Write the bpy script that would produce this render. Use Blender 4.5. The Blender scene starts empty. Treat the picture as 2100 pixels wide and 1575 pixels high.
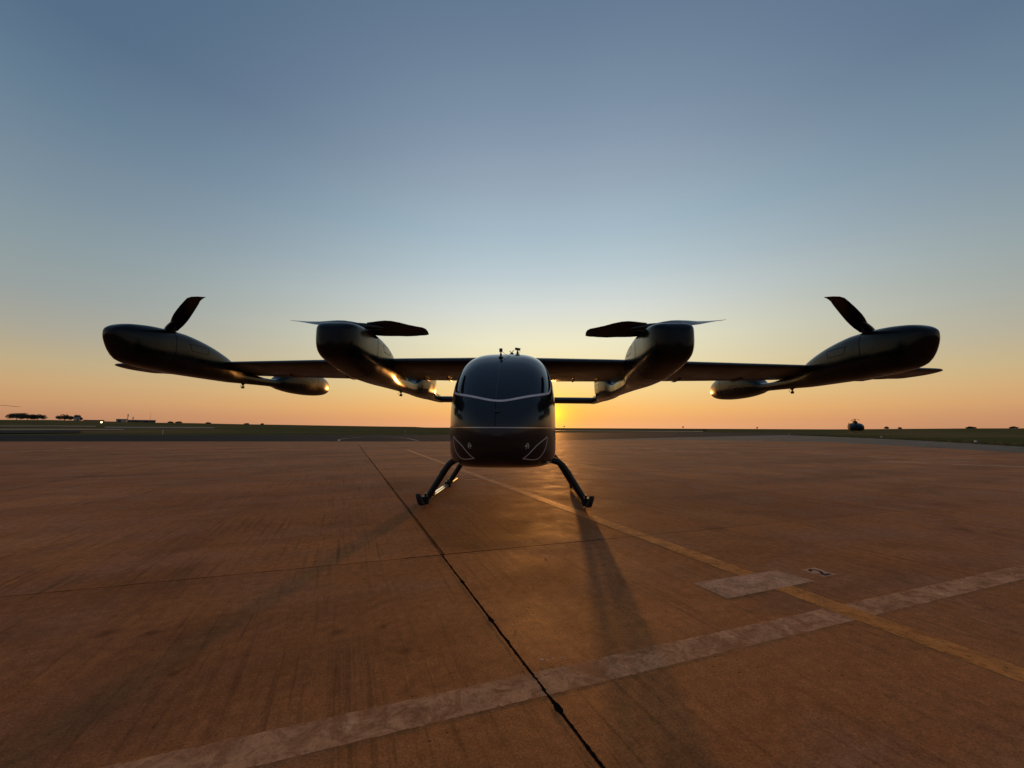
import bpy, bmesh, math, random
from mathutils import Vector, Matrix, noise
from mathutils.bvhtree import BVHTree

SC = bpy.context.scene
COL = SC.collection
R_ = math.radians

# ------------------------------------------------------------------ camera
cam = bpy.data.cameras.new('camera')
cam_o = bpy.data.objects.new('camera', cam)
COL.objects.link(cam_o)
cam.sensor_width = 36.0
cam.lens = 36.0 * 789.0 / 2100.0           # ultra-wide phone lens
cam.clip_start = 0.05
cam.clip_end = 20000
YAW, PITCH, ROLL = R_(2.47), R_(6.47), R_(0.25)
f0 = Vector((-math.sin(YAW), math.cos(YAW), 0)); r0 = Vector((math.cos(YAW), math.sin(YAW), 0)); u0 = Vector((0, 0, 1))
fw = f0 * math.cos(PITCH) + u0 * math.sin(PITCH)
up = u0 * math.cos(PITCH) - f0 * math.sin(PITCH)
rr = r0 * math.cos(ROLL) + up * math.sin(ROLL)
uu = up * math.cos(ROLL) - r0 * math.sin(ROLL)
cam_o.rotation_euler = Matrix((rr, uu, -fw)).transposed().to_euler()
cam_o.location = (0.36, 0.0, 1.2)
SC.camera = cam_o

# ------------------------------------------------------------------ sky, sun, exposure
SUN_EL, SUN_AZ = R_(2.0), R_(3.7)           # azimuth clockwise from +Y
SC.view_settings.view_transform = 'Standard'
SC.view_settings.look = 'None'
SC.view_settings.exposure = 0.0
SC.view_settings.gamma = 1.0
SC.cycles.max_bounces = 8
SC.cycles.sample_clamp_indirect = 8.0


def s2l(c):
    return tuple(((v / 255.0) / 12.92 if v / 255.0 <= 0.04045 else ((v / 255.0 + 0.055) / 1.055) ** 2.4) for v in c)


def ramp(nt, stops, interp='LINEAR'):
    n = nt.nodes.new('ShaderNodeValToRGB')
    n.color_ramp.interpolation = interp
    el = n.color_ramp.elements
    while len(el) < len(stops):
        el.new(0.5)
    for e, (p, c) in zip(el, stops):
        e.position = p
        e.color = (c, c, c, 1) if isinstance(c, (int, float)) else (*c, 1)
    return n


def math_node(nt, op, a, b=None, clamp=False):
    n = nt.nodes.new('ShaderNodeMath'); n.operation = op; n.use_clamp = clamp
    for i, v in enumerate((a, b)):
        if v is None:
            continue
        if isinstance(v, (int, float)):
            n.inputs[i].default_value = v
        else:
            nt.links.new(v, n.inputs[i])
    return n.outputs[0]


world = bpy.data.worlds.new('World'); SC.world = world
world.use_nodes = True
nt = world.node_tree
bg = nt.nodes['Background']
sky = nt.nodes.new('ShaderNodeTexSky'); sky.sky_type = 'NISHITA'; sky.sun_disc = False
sky.sun_elevation = SUN_EL; sky.sun_rotation = SUN_AZ; sky.altitude = 600
sky.air_density = 1.0; sky.dust_density = 1.0; sky.ozone_density = 1.0
tc = nt.nodes.new('ShaderNodeTexCoord')
sep = nt.nodes.new('ShaderNodeSeparateXYZ'); nt.links.new(tc.outputs['Generated'], sep.inputs[0])
zz = math_node(nt, 'MAXIMUM', sep.outputs[2], 0.0)
# sunrise colours by height above the horizon: towards the sun, across it, and opposite to it
T_SUN = [(0.0, (241, 172, 122)), (.02, (243, 174, 112)), (.045, (250, 188, 112)), (.094, (246, 210, 142)), (.156, (240, 223, 176)), (.217, (234, 229, 198)), (.30, (213, 218, 212)),
         (.375, (188, 203, 208)), (.46, (166, 187, 199)), (.56, (149, 166, 182)), (.65, (128, 147, 168)), (.73, (111, 132, 154)), (.80, (96, 117, 144)), (1.0, (80, 104, 134))]
T_SIDE = [(0.0, (196, 142, 108)), (.02, (203, 148, 110)), (.045, (212, 164, 116)), (.075, (210, 174, 126)), (.11, (197, 178, 140)), (.16, (176, 172, 156)), (.22, (158, 166, 164)),
          (.30, (142, 159, 165)), (.385, (127, 146, 161)), (.49, (106, 130, 151)), (.59, (88, 112, 138)), (.75, (80, 104, 132)), (1.0, (80, 104, 134))]
T_BACK = [(0.0, (104, 92, 100)), (.06, (120, 106, 112)), (.15, (124, 117, 126)), (.30, (110, 118, 135)), (.60, (88, 109, 136)), (1.0, (80, 104, 134))]
ramps = []
for T in (T_SUN, T_SIDE, T_BACK):
    q = ramp(nt, [(p, s2l(c)) for p, c in T]); nt.links.new(zz, q.inputs[0]); ramps.append(q.outputs[0])
sdx, sdy = math.sin(SUN_AZ), math.cos(SUN_AZ)
hx = math_node(nt, 'ADD', math_node(nt, 'MULTIPLY', sep.outputs[0], sdx), math_node(nt, 'MULTIPLY', sep.outputs[1], sdy))
hl = math_node(nt, 'SQRT', math_node(nt, 'SUBTRACT', 1.0001, math_node(nt, 'MULTIPLY', sep.outputs[2], sep.outputs[2])))
cosrel = math_node(nt, 'DIVIDE', hx, hl)


def map_range(v, a, b, t0, t1, smooth=True):
    n = nt.nodes.new('ShaderNodeMapRange'); n.interpolation_type = 'SMOOTHSTEP' if smooth else 'LINEAR'
    nt.links.new(v, n.inputs[0])
    for i, x in enumerate((a, b, t0, t1)): n.inputs[i + 1].default_value = x
    return n.outputs[0]


def mix_world(fac, a, b):
    n = nt.nodes.new('ShaderNodeMix'); n.data_type = 'RGBA'
    nt.links.new(fac, n.inputs[0]); nt.links.new(a, n.inputs[6]); nt.links.new(b, n.inputs[7]); return n.outputs[2]


acr = math_node(nt, 'ARCCOSINE', math_node(nt, 'MINIMUM', math_node(nt, 'MAXIMUM', cosrel, -1.0), 1.0))
colw = mix_world(map_range(acr, R_(6), R_(60), 0, 1), ramps[0], ramps[1])
colw = mix_world(map_range(acr, R_(60), R_(180), 0, 1), colw, ramps[2])
# the physical sky's own brightness modulates it gently
bw = nt.nodes.new('ShaderNodeRGBToBW'); nt.links.new(sky.outputs[0], bw.inputs[0])
prof = ramp(nt, [(0.0, .81), (.02, .825), (.045, .75), (.094, .571), (.156, .409), (.217, .313), (.333, .197),
                 (.486, .120), (.61, .0867), (.73, .0647), (.80, .056), (1.0, .046)])
nt.links.new(zz, prof.inputs[0])
rat = math_node(nt, 'DIVIDE', bw.outputs[0], math_node(nt, 'MULTIPLY', prof.outputs[0], 10.0))
ratp = math_node(nt, 'MINIMUM', math_node(nt, 'POWER', rat, 0.08), 1.1)
mul = nt.nodes.new('ShaderNodeVectorMath'); mul.operation = 'SCALE'
nt.links.new(colw, mul.inputs[0]); nt.links.new(math_node(nt, 'MULTIPLY', ratp, 10.0), mul.inputs['Scale'])
# aureole of the low sun
dot = nt.nodes.new('ShaderNodeVectorMath'); dot.operation = 'DOT_PRODUCT'
nt.links.new(tc.outputs['Generated'], dot.inputs[0])
dot.inputs[1].default_value = (math.sin(SUN_AZ) * math.cos(SUN_EL), math.cos(SUN_AZ) * math.cos(SUN_EL), math.sin(SUN_EL))
ang = math_node(nt, 'ARCCOSINE', math_node(nt, 'MINIMUM', dot.outputs['Value'], 1.0))
g1 = math_node(nt, 'EXPONENT', math_node(nt, 'MULTIPLY', ang, -1 / R_(1.3)))
g2 = math_node(nt, 'EXPONENT', math_node(nt, 'MULTIPLY', ang, -1 / R_(4.6)))
glow = nt.nodes.new('ShaderNodeCombineXYZ')
for i, (k1, k2) in enumerate(((12., 1.8), (8.0, .35), (.4, -1.5))):
    nt.links.new(math_node(nt, 'ADD', math_node(nt, 'MULTIPLY', g1, k1), math_node(nt, 'MULTIPLY', g2, k2)), glow.inputs[i])
addg = nt.nodes.new('ShaderNodeVectorMath'); addg.operation = 'ADD'
nt.links.new(mul.outputs[0], addg.inputs[0]); nt.links.new(glow.outputs[0], addg.inputs[1])
mxg = nt.nodes.new('ShaderNodeVectorMath'); mxg.operation = 'MAXIMUM'; nt.links.new(addg.outputs[0], mxg.inputs[0])
nt.links.new(mxg.outputs[0], bg.inputs[0])
bg.inputs[1].default_value = 0.10

sun = bpy.data.lights.new('sun', 'SUN')
sun.energy = 1.9; sun.angle = R_(1.1); sun.color = (1.0, 0.38, 0.08)
sun_o = bpy.data.objects.new('sun', sun); COL.objects.link(sun_o)
sd = Vector((math.sin(SUN_AZ) * math.cos(SUN_EL), math.cos(SUN_AZ) * math.cos(SUN_EL), math.sin(SUN_EL)))
sun_o.rotation_euler = sd.to_track_quat('Z', 'Y').to_euler()

# ------------------------------------------------------------------ helpers


def link(o, parent=None):
    COL.objects.link(o)
    if parent is not None:
        o.parent = parent
    return o


def mesh_obj(name, verts, faces, material, parent=None, smooth=False, loc=None):
    me = bpy.data.meshes.new(name)
    me.from_pydata([tuple(v) for v in verts], [], faces)
    me.validate(); me.update()
    if material is not None:
        me.materials.append(material)
    if smooth:
        for p in me.polygons:
            p.use_smooth = True
    o = bpy.data.objects.new(name, me)
    if loc:
        o.location = loc
    return link(o, parent)


def empty(name, loc=(0, 0, 0), rz=0.0):
    o = bpy.data.objects.new(name, None); o.location = loc; o.rotation_euler = (0, 0, rz)
    return link(o)


def tag(o, label, cat=None, group=None, kind=None):
    o['label'] = label
    if cat: o['category'] = cat
    if group: o['group'] = group
    if kind: o['kind'] = kind
    return o


def structure(o, label=None):
    o['kind'] = 'structure'
    if label: o['label'] = label
    return o


class MB:
    """collects shapes for one mesh"""
    def __init__(self): self.v = []; self.f = []
    def add(self, v, f):
        n = len(self.v); self.v += [Vector(p) for p in v]; self.f += [tuple(i + n for i in q) for q in f]; return self
    def box(self, c, s, rot=None):
        x, y, z = s[0] / 2, s[1] / 2, s[2] / 2
        vs = [Vector((a * x, b * y, d * z)) for a in (-1, 1) for b in (-1, 1) for d in (-1, 1)]
        if rot is not None: vs = [rot @ p for p in vs]
        return self.add([p + Vector(c) for p in vs], [(0, 1, 3, 2), (4, 6, 7, 5), (0, 4, 5, 1), (2, 3, 7, 6), (0, 2, 6, 4), (1, 5, 7, 3)])
    def tube(self, pts, rad, n=10, cap=True, squash=None):
        pts = [Vector(p) for p in pts]
        rs = rad if isinstance(rad, (list, tuple)) else [rad] * len(pts)
        rings = []; side = None
        for i, p in enumerate(pts):
            t = (pts[min(i + 1, len(pts) - 1)] - pts[max(i - 1, 0)]).normalized()
            if side is None:
                ref = Vector((0, 0, 1)) if abs(t.z) < .9 else Vector((0, 1, 0))
                side = t.cross(ref).normalized()
            side = (side - t * side.dot(t)).normalized()
            u = side.cross(t)
            rings.append([p + (side * math.cos(a) + u * math.sin(a)) * rs[i] for a in [2 * math.pi * k / n for k in range(n)]])
        return self.loft(rings, cap)
    def loft(self, rings, cap=True, closed=True):
        n = len(rings[0]); v = [p for r in rings for p in r]; f = []
        for i in range(len(rings) - 1):
            for k in range(n if closed else n - 1):
                a = i * n + k; b = i * n + (k + 1) % n
                f.append((a, b, b + n, a + n))
        if cap:
            f.append(tuple(range(n))[::-1]); f.append(tuple((len(rings) - 1) * n + k for k in range(n)))
        return self.add(v, f)
    def build(self, name, material, parent=None, smooth=False, loc=None):
        o = mesh_obj(name, self.v, self.f, material, parent, smooth, loc)
        bm = bmesh.new(); bm.from_mesh(o.data); bmesh.ops.recalc_face_normals(bm, faces=bm.faces); bm.to_mesh(o.data); bm.free()
        return o


def sharp(o, ang=35):
    """smooth shading with sharp edges above the angle"""
    me = o.data
    bm = bmesh.new(); bm.from_mesh(me)
    for e in bm.edges:
        if len(e.link_faces) == 2 and e.calc_face_angle(0) > R_(ang): e.smooth = False
    for f in bm.faces: f.smooth = True
    bm.to_mesh(me); bm.free()
    return o


# ------------------------------------------------------------------ materials
MATS = {}


def mat(name, col=(.5, .5, .5), rough=.5, metal=0.0, spec=.5, coat=0.0, coat_rough=.05, noise_amt=0.0, noise_scale=8.0, rough_var=0.0, bump=0.0):
    m = bpy.data.materials.new(name); m.use_nodes = True
    t = m.node_tree; b = t.nodes['Principled BSDF']
    b.inputs['Base Color'].default_value = (*col, 1); b.inputs['Roughness'].default_value = rough
    b.inputs['Metallic'].default_value = metal; b.inputs['Specular IOR Level'].default_value = spec
    b.inputs['Coat Weight'].default_value = coat; b.inputs['Coat Roughness'].default_value = coat_rough
    if noise_amt or rough_var or bump:
        g = t.nodes.new('ShaderNodeTexCoord')
        n = t.nodes.new('ShaderNodeTexNoise'); n.inputs['Scale'].default_value = noise_scale; n.inputs['Detail'].default_value = 6
        t.links.new(g.outputs['Object'], n.inputs['Vector'])
        if noise_amt:
            r = ramp(t, [(.3, tuple(c * (1 - noise_amt) for c in col)), (.7, tuple(min(1, c * (1 + noise_amt)) for c in col))])
            t.links.new(n.outputs['Fac'], r.inputs[0]); t.links.new(r.outputs[0], b.inputs['Base Color'])
        if rough_var:
            r = ramp(t, [(.3, max(0, rough - rough_var)), (.7, min(1, rough + rough_var))])
            t.links.new(n.outputs['Fac'], r.inputs[0]); t.links.new(r.outputs[0], b.inputs['Roughness'])
        if bump:
            bp = t.nodes.new('ShaderNodeBump'); bp.inputs['Strength'].default_value = bump; bp.inputs['Distance'].default_value = .01
            t.links.new(n.outputs['Fac'], bp.inputs['Height']); t.links.new(bp.outputs[0], b.inputs['Normal'])
    MATS[name] = m
    return m


BODY = mat('gloss_black_paint', (.012, .012, .013), .16, spec=.4, coat=.2, coat_rough=.03, rough_var=.05, noise_scale=3)
GLASS = mat('tinted_canopy', (.008, .009, .012), .06, spec=.55, rough_var=.02, noise_scale=2)
POD = mat('satin_black_composite', (.004, .0045, .0045), .20, spec=.22, rough_var=.07, noise_scale=3.2, noise_amt=.15, bump=.10)
WINGM = mat('dark_wing_composite', (.016, .015, .014), .38, spec=.45, rough_var=.08, noise_scale=3)
BLADE = mat('carbon_blade', (.012, .012, .012), .28, spec=.5, rough_var=.08, noise_scale=6)
PANEL = mat('panel_gap', (.004, .004, .004), .8, spec=.05)
STRIPE = mat('pale_stripe', (.78, .68, .64), .45, noise_amt=.1, noise_scale=10)
THINLINE = mat('grey_line', (.52, .46, .43), .45)
SEAM = mat('seam_bead', (.05, .05, .05), .3)
BEAD = mat('metal_bead', (.45, .40, .37), .22, metal=.8)
GEAR = mat('landing_gear_black', (.010, .009, .009), .42, spec=.4)
RUBBER = mat('black_rubber', (.012, .012, .012), .7)
TAPE = mat('polished_metal', (.85, .82, .76), .12, metal=1.0)
STEEL = mat('bolt_steel', (.5, .48, .45), .3, metal=.9)
DKPLASTIC = mat('dark_plastic', (.02, .02, .018), .45)
REDPLASTIC = mat('reddish_clamp', (.10, .02, .015), .4)
FAR_DARK = mat('far_dark_paint', (.012, .012, .012), .75, spec=.15)
BOARD = mat('board_dark', (.02, .018, .016), .7)
BOARD_OR = mat('board_rust', (.14, .055, .025), .7)
POSTW = mat('post_white', (.6, .57, .52), .6, noise_amt=.15)
WALLP = mat('wall_pale', (.40, .36, .32), .8, noise_amt=.15, noise_scale=.5)
WALLD = mat('wall_dark', (.09, .07, .06), .8, noise_amt=.15, noise_scale=.5)
ROOFM = mat('roof_sheet', (.10, .075, .06), .6)
BARK = mat('bark', (.05, .035, .025), .9, noise_amt=.3, noise_scale=3)
LEAF = mat('leaf_dark', (.030, .034, .016), .75, noise_amt=.4, noise_scale=.7)
WHITEPAINT_FAR = mat('chalky_paint', (.45, .40, .35), .7, noise_amt=.2)
CHIP = mat('paint_chip', (.6, .52, .45), .5)
TAR = mat('joint_tar', (.010, .007, .006), .9, spec=.0, noise_amt=.3, noise_scale=40)


def lamp_mat():
    m = bpy.data.materials.new('lit_lamp'); m.use_nodes = True
    b = m.node_tree.nodes['Principled BSDF']
    b.inputs['Base Color'].default_value = (.8, .6, .3, 1)
    b.inputs['Emission Color'].default_value = (1, .75, .35, 1); b.inputs['Emission Strength'].default_value = 6
    return m


LAMP = lamp_mat()

# directions of the slab joints on the apron
DU = Vector((.435, -.900, 0)).normalized()      # along the long joints, towards the viewer
DV = Vector((.938, .347, 0)).normalized()       # along the cross joints
OJ = Vector((-.461, 3.769, 0))                  # where the two main joints meet


def concrete(name, cA, cB, stain=.45, spots=True, streak=.7, slab=False, spec=.07):
    m = bpy.data.materials.new(name); m.use_nodes = True
    t = m.node_tree; L = t.links; b = t.nodes['Principled BSDF']
    geo = t.nodes.new('ShaderNodeNewGeometry')
    rot = t.nodes.new('ShaderNodeMapping'); rot.vector_type = 'POINT'
    rot.inputs['Rotation'].default_value = (0, 0, math.atan2(DU.x, -DU.y) * -1)
    L.new(geo.outputs['Position'], rot.inputs['Vector'])

    def nz(scale, detail=5, rough=.55, vec=None, sc=None, lac=2.0, dist=0.0):
        n = t.nodes.new('ShaderNodeTexNoise'); n.inputs['Scale'].default_value = scale
        n.inputs['Detail'].default_value = detail; n.inputs['Roughness'].default_value = rough; n.inputs['Distortion'].default_value = dist
        src = rot.outputs[0]
        if sc:
            mp = t.nodes.new('ShaderNodeMapping'); mp.inputs['Scale'].default_value = sc; L.new(src, mp.inputs['Vector']); src = mp.outputs[0]
        L.new(src, n.inputs['Vector'])
        return n.outputs['Fac']

    def mix(fac, a, c, mode='MIX'):
        x = t.nodes.new('ShaderNodeMix'); x.data_type = 'RGBA'; x.blend_type = mode
        if isinstance(fac, (int, float)): x.inputs[0].default_value = fac
        else: L.new(fac, x.inputs[0])
        for i, v in ((6, a), (7, c)):
            if isinstance(v, tuple): x.inputs[i].default_value = (*v, 1)
            else: L.new(v, x.inputs[i])
        return x.outputs[2]

    def rg(v, *stops):
        r = ramp(t, list(stops)); L.new(v, r.inputs[0]); return r.outputs[0]

    big = nz(.42, 4)
    col = mix(rg(big, (.32, 0), (.68, 1)), cA, cB)
    gry = nz(.55, 5, .6, sc=(1, 1.7, 1), dist=.5)
    col = mix(rg(gry, (.50, 0), (.70, .5)), col, tuple((c * 1.4 + sum(cB) / 3 * .6) * .42 for c in cB))
    # paler dusty patches and dark oily patches
    med = nz(1.3, 6, .6, dist=.6)
    col = mix(rg(med, (.55, 0), (.80, .28)), col, tuple(min(1, c * 1.45 + .02) for c in cB))
    drk = nz(.8, 7, .65, dist=1.2)
    col = mix(rg(drk, (.48, 0), (.72, stain * 1.15)), col, tuple(c * .40 for c in cA))
    # wheel / drag streaks across the apron, seen as long dark bands
    band = nz(1.0, 5, .6, sc=(.10, .55, 1), dist=.8)
    col = mix(rg(band, (.48, 0), (.70, stain * 1.15)), col, tuple(c * .42 for c in cA))
    # broom streaks along the slabs
    st = nz(1.0, 3, .6, sc=(26, .8, 1))
    stm = nz(.7, 3)
    sfac = math_node(t, 'MULTIPLY', rg(st, (.52, 0), (.72, streak)), rg(stm, (.38, 0.15), (.58, 1)))
    col = mix(sfac, col, tuple(c * .34 for c in cA))
    # grain
    fine = nz(95, 3, .7)
    col = mix(.62, col, rg(fine, (.30, .22), (.50, .50), (.72, .80)), 'OVERLAY')
    mot = nz(16, 6, .7)
    col = mix(.55, col, rg(mot, (.28, .25), (.5, .5), (.72, .78)), 'OVERLAY')
    grit = nz(330, 2, .6)
    col = mix(.4, col, rg(grit, (.3, .3), (.7, .75)), 'OVERLAY')
    # small pits
    vo = t.nodes.new('ShaderNodeTexVoronoi'); vo.inputs['Scale'].default_value = 14; vo.inputs['Randomness'].default_value = 1
    L.new(rot.outputs[0], vo.inputs['Vector'])
    pit = math_node(t, 'MULTIPLY', rg(vo.outputs['Distance'], (.04, 1), (.13, 0)), rg(nz(2.1, 2), (.52, 0), (.60, .8)))
    col = mix(pit, col, tuple(c * .22 for c in cA))
    # pale flecks
    v2 = t.nodes.new('ShaderNodeTexVoronoi'); v2.inputs['Scale'].default_value = 26
    L.new(rot.outputs[0], v2.inputs['Vector'])
    flk = math_node(t, 'MULTIPLY', rg(v2.outputs['Distance'], (.03, 1), (.10, 0)), rg(nz(3.3, 2), (.56, 0), (.62, .55)))
    col = mix(flk, col, (.42, .33, .26))
    if spots:
        wob = t.nodes.new('ShaderNodeTexNoise'); wob.inputs['Scale'].default_value = 22
        L.new(geo.outputs['Position'], wob.inputs['Vector'])
        for (x, y, r) in ((-2.1, 2.29, .055), (-1.84, 2.3, .05), (-.77, 2.36, .045), (-.30, 2.2, .04), (-.52, 2.44, .03), (-1.37, 1.95, .03),
                          (2.6, 4.9, .16), (5.6, 5.07, .13), (5.8, 4.86, .13), (.4, 5.0, .3), (-.2, 4.1, .22)):
            d = t.nodes.new('ShaderNodeVectorMath'); d.operation = 'DISTANCE'
            L.new(geo.outputs['Position'], d.inputs[0]); d.inputs[1].default_value = (x, y, 0)
            dd = math_node(t, 'ADD', d.outputs['Value'], math_node(t, 'MULTIPLY', math_node(t, 'SUBTRACT', wob.outputs['Fac'], .5), r * 1.1))
            k = t.nodes.new('ShaderNodeMapRange'); k.inputs[1].default_value = r * .3; k.inputs[2].default_value = r * 1.2
            k.inputs[3].default_value = .62 if r < .1 else .4; k.inputs[4].default_value = 0
            L.new(dd, k.inputs[0])
            col = mix(k.outputs[0], col, tuple(c * .3 for c in cA))
    if slab:
        oi = t.nodes.new('ShaderNodeObjectInfo')
        hs = t.nodes.new('ShaderNodeHueSaturation'); L.new(col, hs.inputs['Color'])
        L.new(math_node(t, 'MULTIPLY_ADD', oi.outputs['Random'], .26), hs.inputs['Value'])
        hs.inputs['Value'].links[0].from_node.inputs[2].default_value = .87
        col = hs.outputs[0]
    L.new(col, b.inputs['Base Color'])
    L.new(rg(nz(1.7, 5, .6), (.3, .62), (.7, .85)), b.inputs['Roughness'])
    b.inputs['Specular IOR Level'].default_value = spec
    h = math_node(t, 'ADD', math_node(t, 'MULTIPLY', fine, .6), math_node(t, 'ADD', math_node(t, 'MULTIPLY', grit, .3), math_node(t, 'MULTIPLY', st, .35)))
    h = math_node(t, 'SUBTRACT', h, math_node(t, 'MULTIPLY', pit, .9))
    bp = t.nodes.new('ShaderNodeBump'); bp.inputs['Strength'].default_value = .8; bp.inputs['Distance'].default_value = .006
    L.new(h, bp.inputs['Height']); L.new(bp.outputs[0], b.inputs['Normal'])
    return m


CONC = concrete('red_dust_concrete', (.42, .124, .034), (.58, .182, .052))
SLABM = concrete('red_dust_slab', (.42, .124, .034), (.58, .182, .052), slab=True)
GREYC = concrete('grey_concrete', (.17, .115, .072), (.21, .145, .095), spots=False, streak=.1)
ASPH = concrete('dark_asphalt', (.016, .015, .017), (.024, .023, .025), stain=.2, spots=False, streak=0, spec=.015)


def paint(name, col, wear_lo=.42, wear_hi=.62, base=.15, spec=.1, rough=.8):
    """worn road paint: chipped to bare concrete through a transparent mask"""
    m = bpy.data.materials.new(name); m.use_nodes = True
    t = m.node_tree; L = t.links; b = t.nodes['Principled BSDF']
    geo = t.nodes.new('ShaderNodeNewGeometry')
    def nz(s, d, r=.6, dist=0.):
        n = t.nodes.new('ShaderNodeTexNoise'); n.inputs['Scale'].default_value = s; n.inputs['Detail'].default_value = d
        n.inputs['Roughness'].default_value = r; n.inputs['Distortion'].default_value = dist
        L.new(geo.outputs['Position'], n.inputs['Vector']); return n.outputs['Fac']
    cr = ramp(t, [(.3, tuple(c * .68 for c in col)), (.58, col), (.70, tuple(min(1, c * 1.25 + .06) for c in col))]); L.new(nz(5, 7, .65, .8), cr.inputs[0])
    L.new(cr.outputs[0], b.inputs['Base Color']); b.inputs['Roughness'].default_value = rough; b.inputs['Specular IOR Level'].default_value = spec
    w1 = ramp(t, [(wear_lo, 1.0), (wear_hi, base)]); L.new(nz(7, 8, .72, 1.0), w1.inputs[0])
    w2 = ramp(t, [(.34, .5), (.48, 1.0)]); L.new(nz(38, 5, .75, .6), w2.inputs[0])
    L.new(math_node(t, 'MULTIPLY', w1.outputs[0], w2.outputs[0]), b.inputs['Alpha'])
    return m


WHITE_P = paint('worn_white_paint', (.90, .345, .14), .45, .61, .36)
YELLOW_P = paint('worn_yellow_paint', (.92, .255, .032), .50, .68, .50, .14, .6)
BOX_P = paint('worn_pale_box_paint', (.90, .385, .185), .48, .70, .5)
BLACK_P = paint('worn_black_paint', (.035, .025, .02), .6, .9, .6)
DASH_P = paint('faint_white_paint', (.80, .48, .32), .5, .8, .55)


def grass_mat(name, a, b_, dry):
    m = bpy.data.materials.new(name); m.use_nodes = True
    t = m.node_tree; L = t.links; b = t.nodes['Principled BSDF']
    geo = t.nodes.new('ShaderNodeNewGeometry')
    def nz(s, d, sc=(1, 1, 1)):
        mp = t.nodes.new('ShaderNodeMapping'); mp.inputs['Scale'].default_value = sc; L.new(geo.outputs['Position'], mp.inputs['Vector'])
        n = t.nodes.new('ShaderNodeTexNoise'); n.inputs['Scale'].default_value = s; n.inputs['Detail'].default_value = d
        L.new(mp.outputs[0], n.inputs['Vector']); return n.outputs['Fac']
    r1 = ramp(t, [(.3, a), (.7, b_)]); L.new(nz(.25, 8), r1.inputs[0])
    r2 = ramp(t, [(.46, 0), (.62, .8)]); L.new(nz(.02, 7, (.7, 1.6, 1)), r2.inputs[0])
    x = t.nodes.new('ShaderNodeMix'); x.data_type = 'RGBA'; L.new(r2.outputs[0], x.inputs[0]); L.new(r1.outputs[0], x.inputs[6]); x.inputs[7].default_value = (*dry, 1)
    L.new(x.outputs[2], b.inputs['Base Color']); b.inputs['Roughness'].default_value = 1.0; b.inputs['Specular IOR Level'].default_value = .0
    bp = t.nodes.new('ShaderNodeBump'); bp.inputs['Strength'].default_value = .6; bp.inputs['Distance'].default_value = .15
    L.new(nz(3, 5), bp.inputs['Height']); L.new(bp.outputs[0], b.inputs['Normal'])
    return m


GRASS = grass_mat('dry_green_grass', (.085, .075, .024), (.15, .118, .042), (.24, .145, .060))
BLADES = mat('grass_blades', (.15, .13, .042), .8, spec=.2, noise_amt=.4, noise_scale=1.5)

# ------------------------------------------------------------------ the ground
RIDGE = [(-180, .010), (-90, .010), (-60, .0085), (-55.4, .0080), (-52.6, .0087), (-49.4, .0079), (-45.8, .0061), (-41.8, .0058), (-37.2, .0046), (-32, .0036), (-23, .0018),
         (-13, .0002), (0, -.0010), (36, -.0008), (41, .0002), (44.5, .0012), (47.7, .0018), (50.5, .0024), (60, .003), (90, .004), (180, .01)]


def ridge(azd):
    for (a, e), (a2, e2) in zip(RIDGE, RIDGE[1:]):
        if a <= azd <= a2:
            k = (azd - a) / (a2 - a); return e + (e2 - e) * k
    return .01


def ground_z(x, y):
    r = math.hypot(x - .36, y)
    az = math.degrees(math.atan2(x - .36, y))
    zr = 1.2 + ridge(az) * 800
    if r < 75: return -.03
    k = min(1, (r - 75) / 725)
    z = -.03 + (zr + .03) * (k * k * (3 - 2 * k) if r < 800 else 1)
    if az > -15 and az < 38:
        z = min(z, -.03 + (1.2 * (1 - 75 / r)) * .6)
    if r > 200:
        z += (noise.noise(Vector((x * .012, y * .012, 3))) * .35) * min(1, (r - 200) / 400)
    if r > 800: z -= (r - 800) * .0006
    return z


v = []; f = []
radii = [0.0, 10, 30, 60, 75, 90, 110, 135, 165, 200, 250, 310, 380, 460, 550, 640, 720, 800, 880, 1100, 1600, 2600, 4500, 9000]
NA = 240
for r in radii[1:]:
    for k in range(NA):
        a = 2 * math.pi * k / NA
        x = .36 + r * math.sin(a); y = r * math.cos(a)
        v.append((x, y, ground_z(x, y)))
c0 = len(v); v.append((.36, 0, -.03))
for i in range(len(radii) - 2):
    for k in range(NA):
        k2 = (k + 1) % NA
        f.append((i * NA + k, i * NA + k2, (i + 1) * NA + k2, (i + 1) * NA + k))
for k in range(NA): f.append((c0, (k + 1) % NA, k))
g = mesh_obj('ground', v, f, GRASS, smooth=True)
structure(g, 'dry green airfield grass running out to the horizon')


def sheet(name, pts, z, material, parent=None, thick=0.0):
    vs = [(p[0], p[1], z) for p in pts]
    return mesh_obj(name, vs, [tuple(range(len(vs)))], material, parent)


# dark taxiway beyond the apron
structure(sheet('taxiway', [(-120, 14.4), (-39.75, 27.85), (-24.24, 30.45), (-6.56, 33.41), (3.24, 37.74), (21.56, 54.39), (48.55, 76.49), (90, 112), (230, 235),
                  (202.92, 250.77), (111.12, 175.63), (51.25, 130.4), (8.68, 100.63), (-13.79, 62), (-42.42, 54), (-66.35, 47.2), (-160, 21)], -.020, ASPH),
          'dark asphalt taxiway crossing behind the apron')
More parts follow.
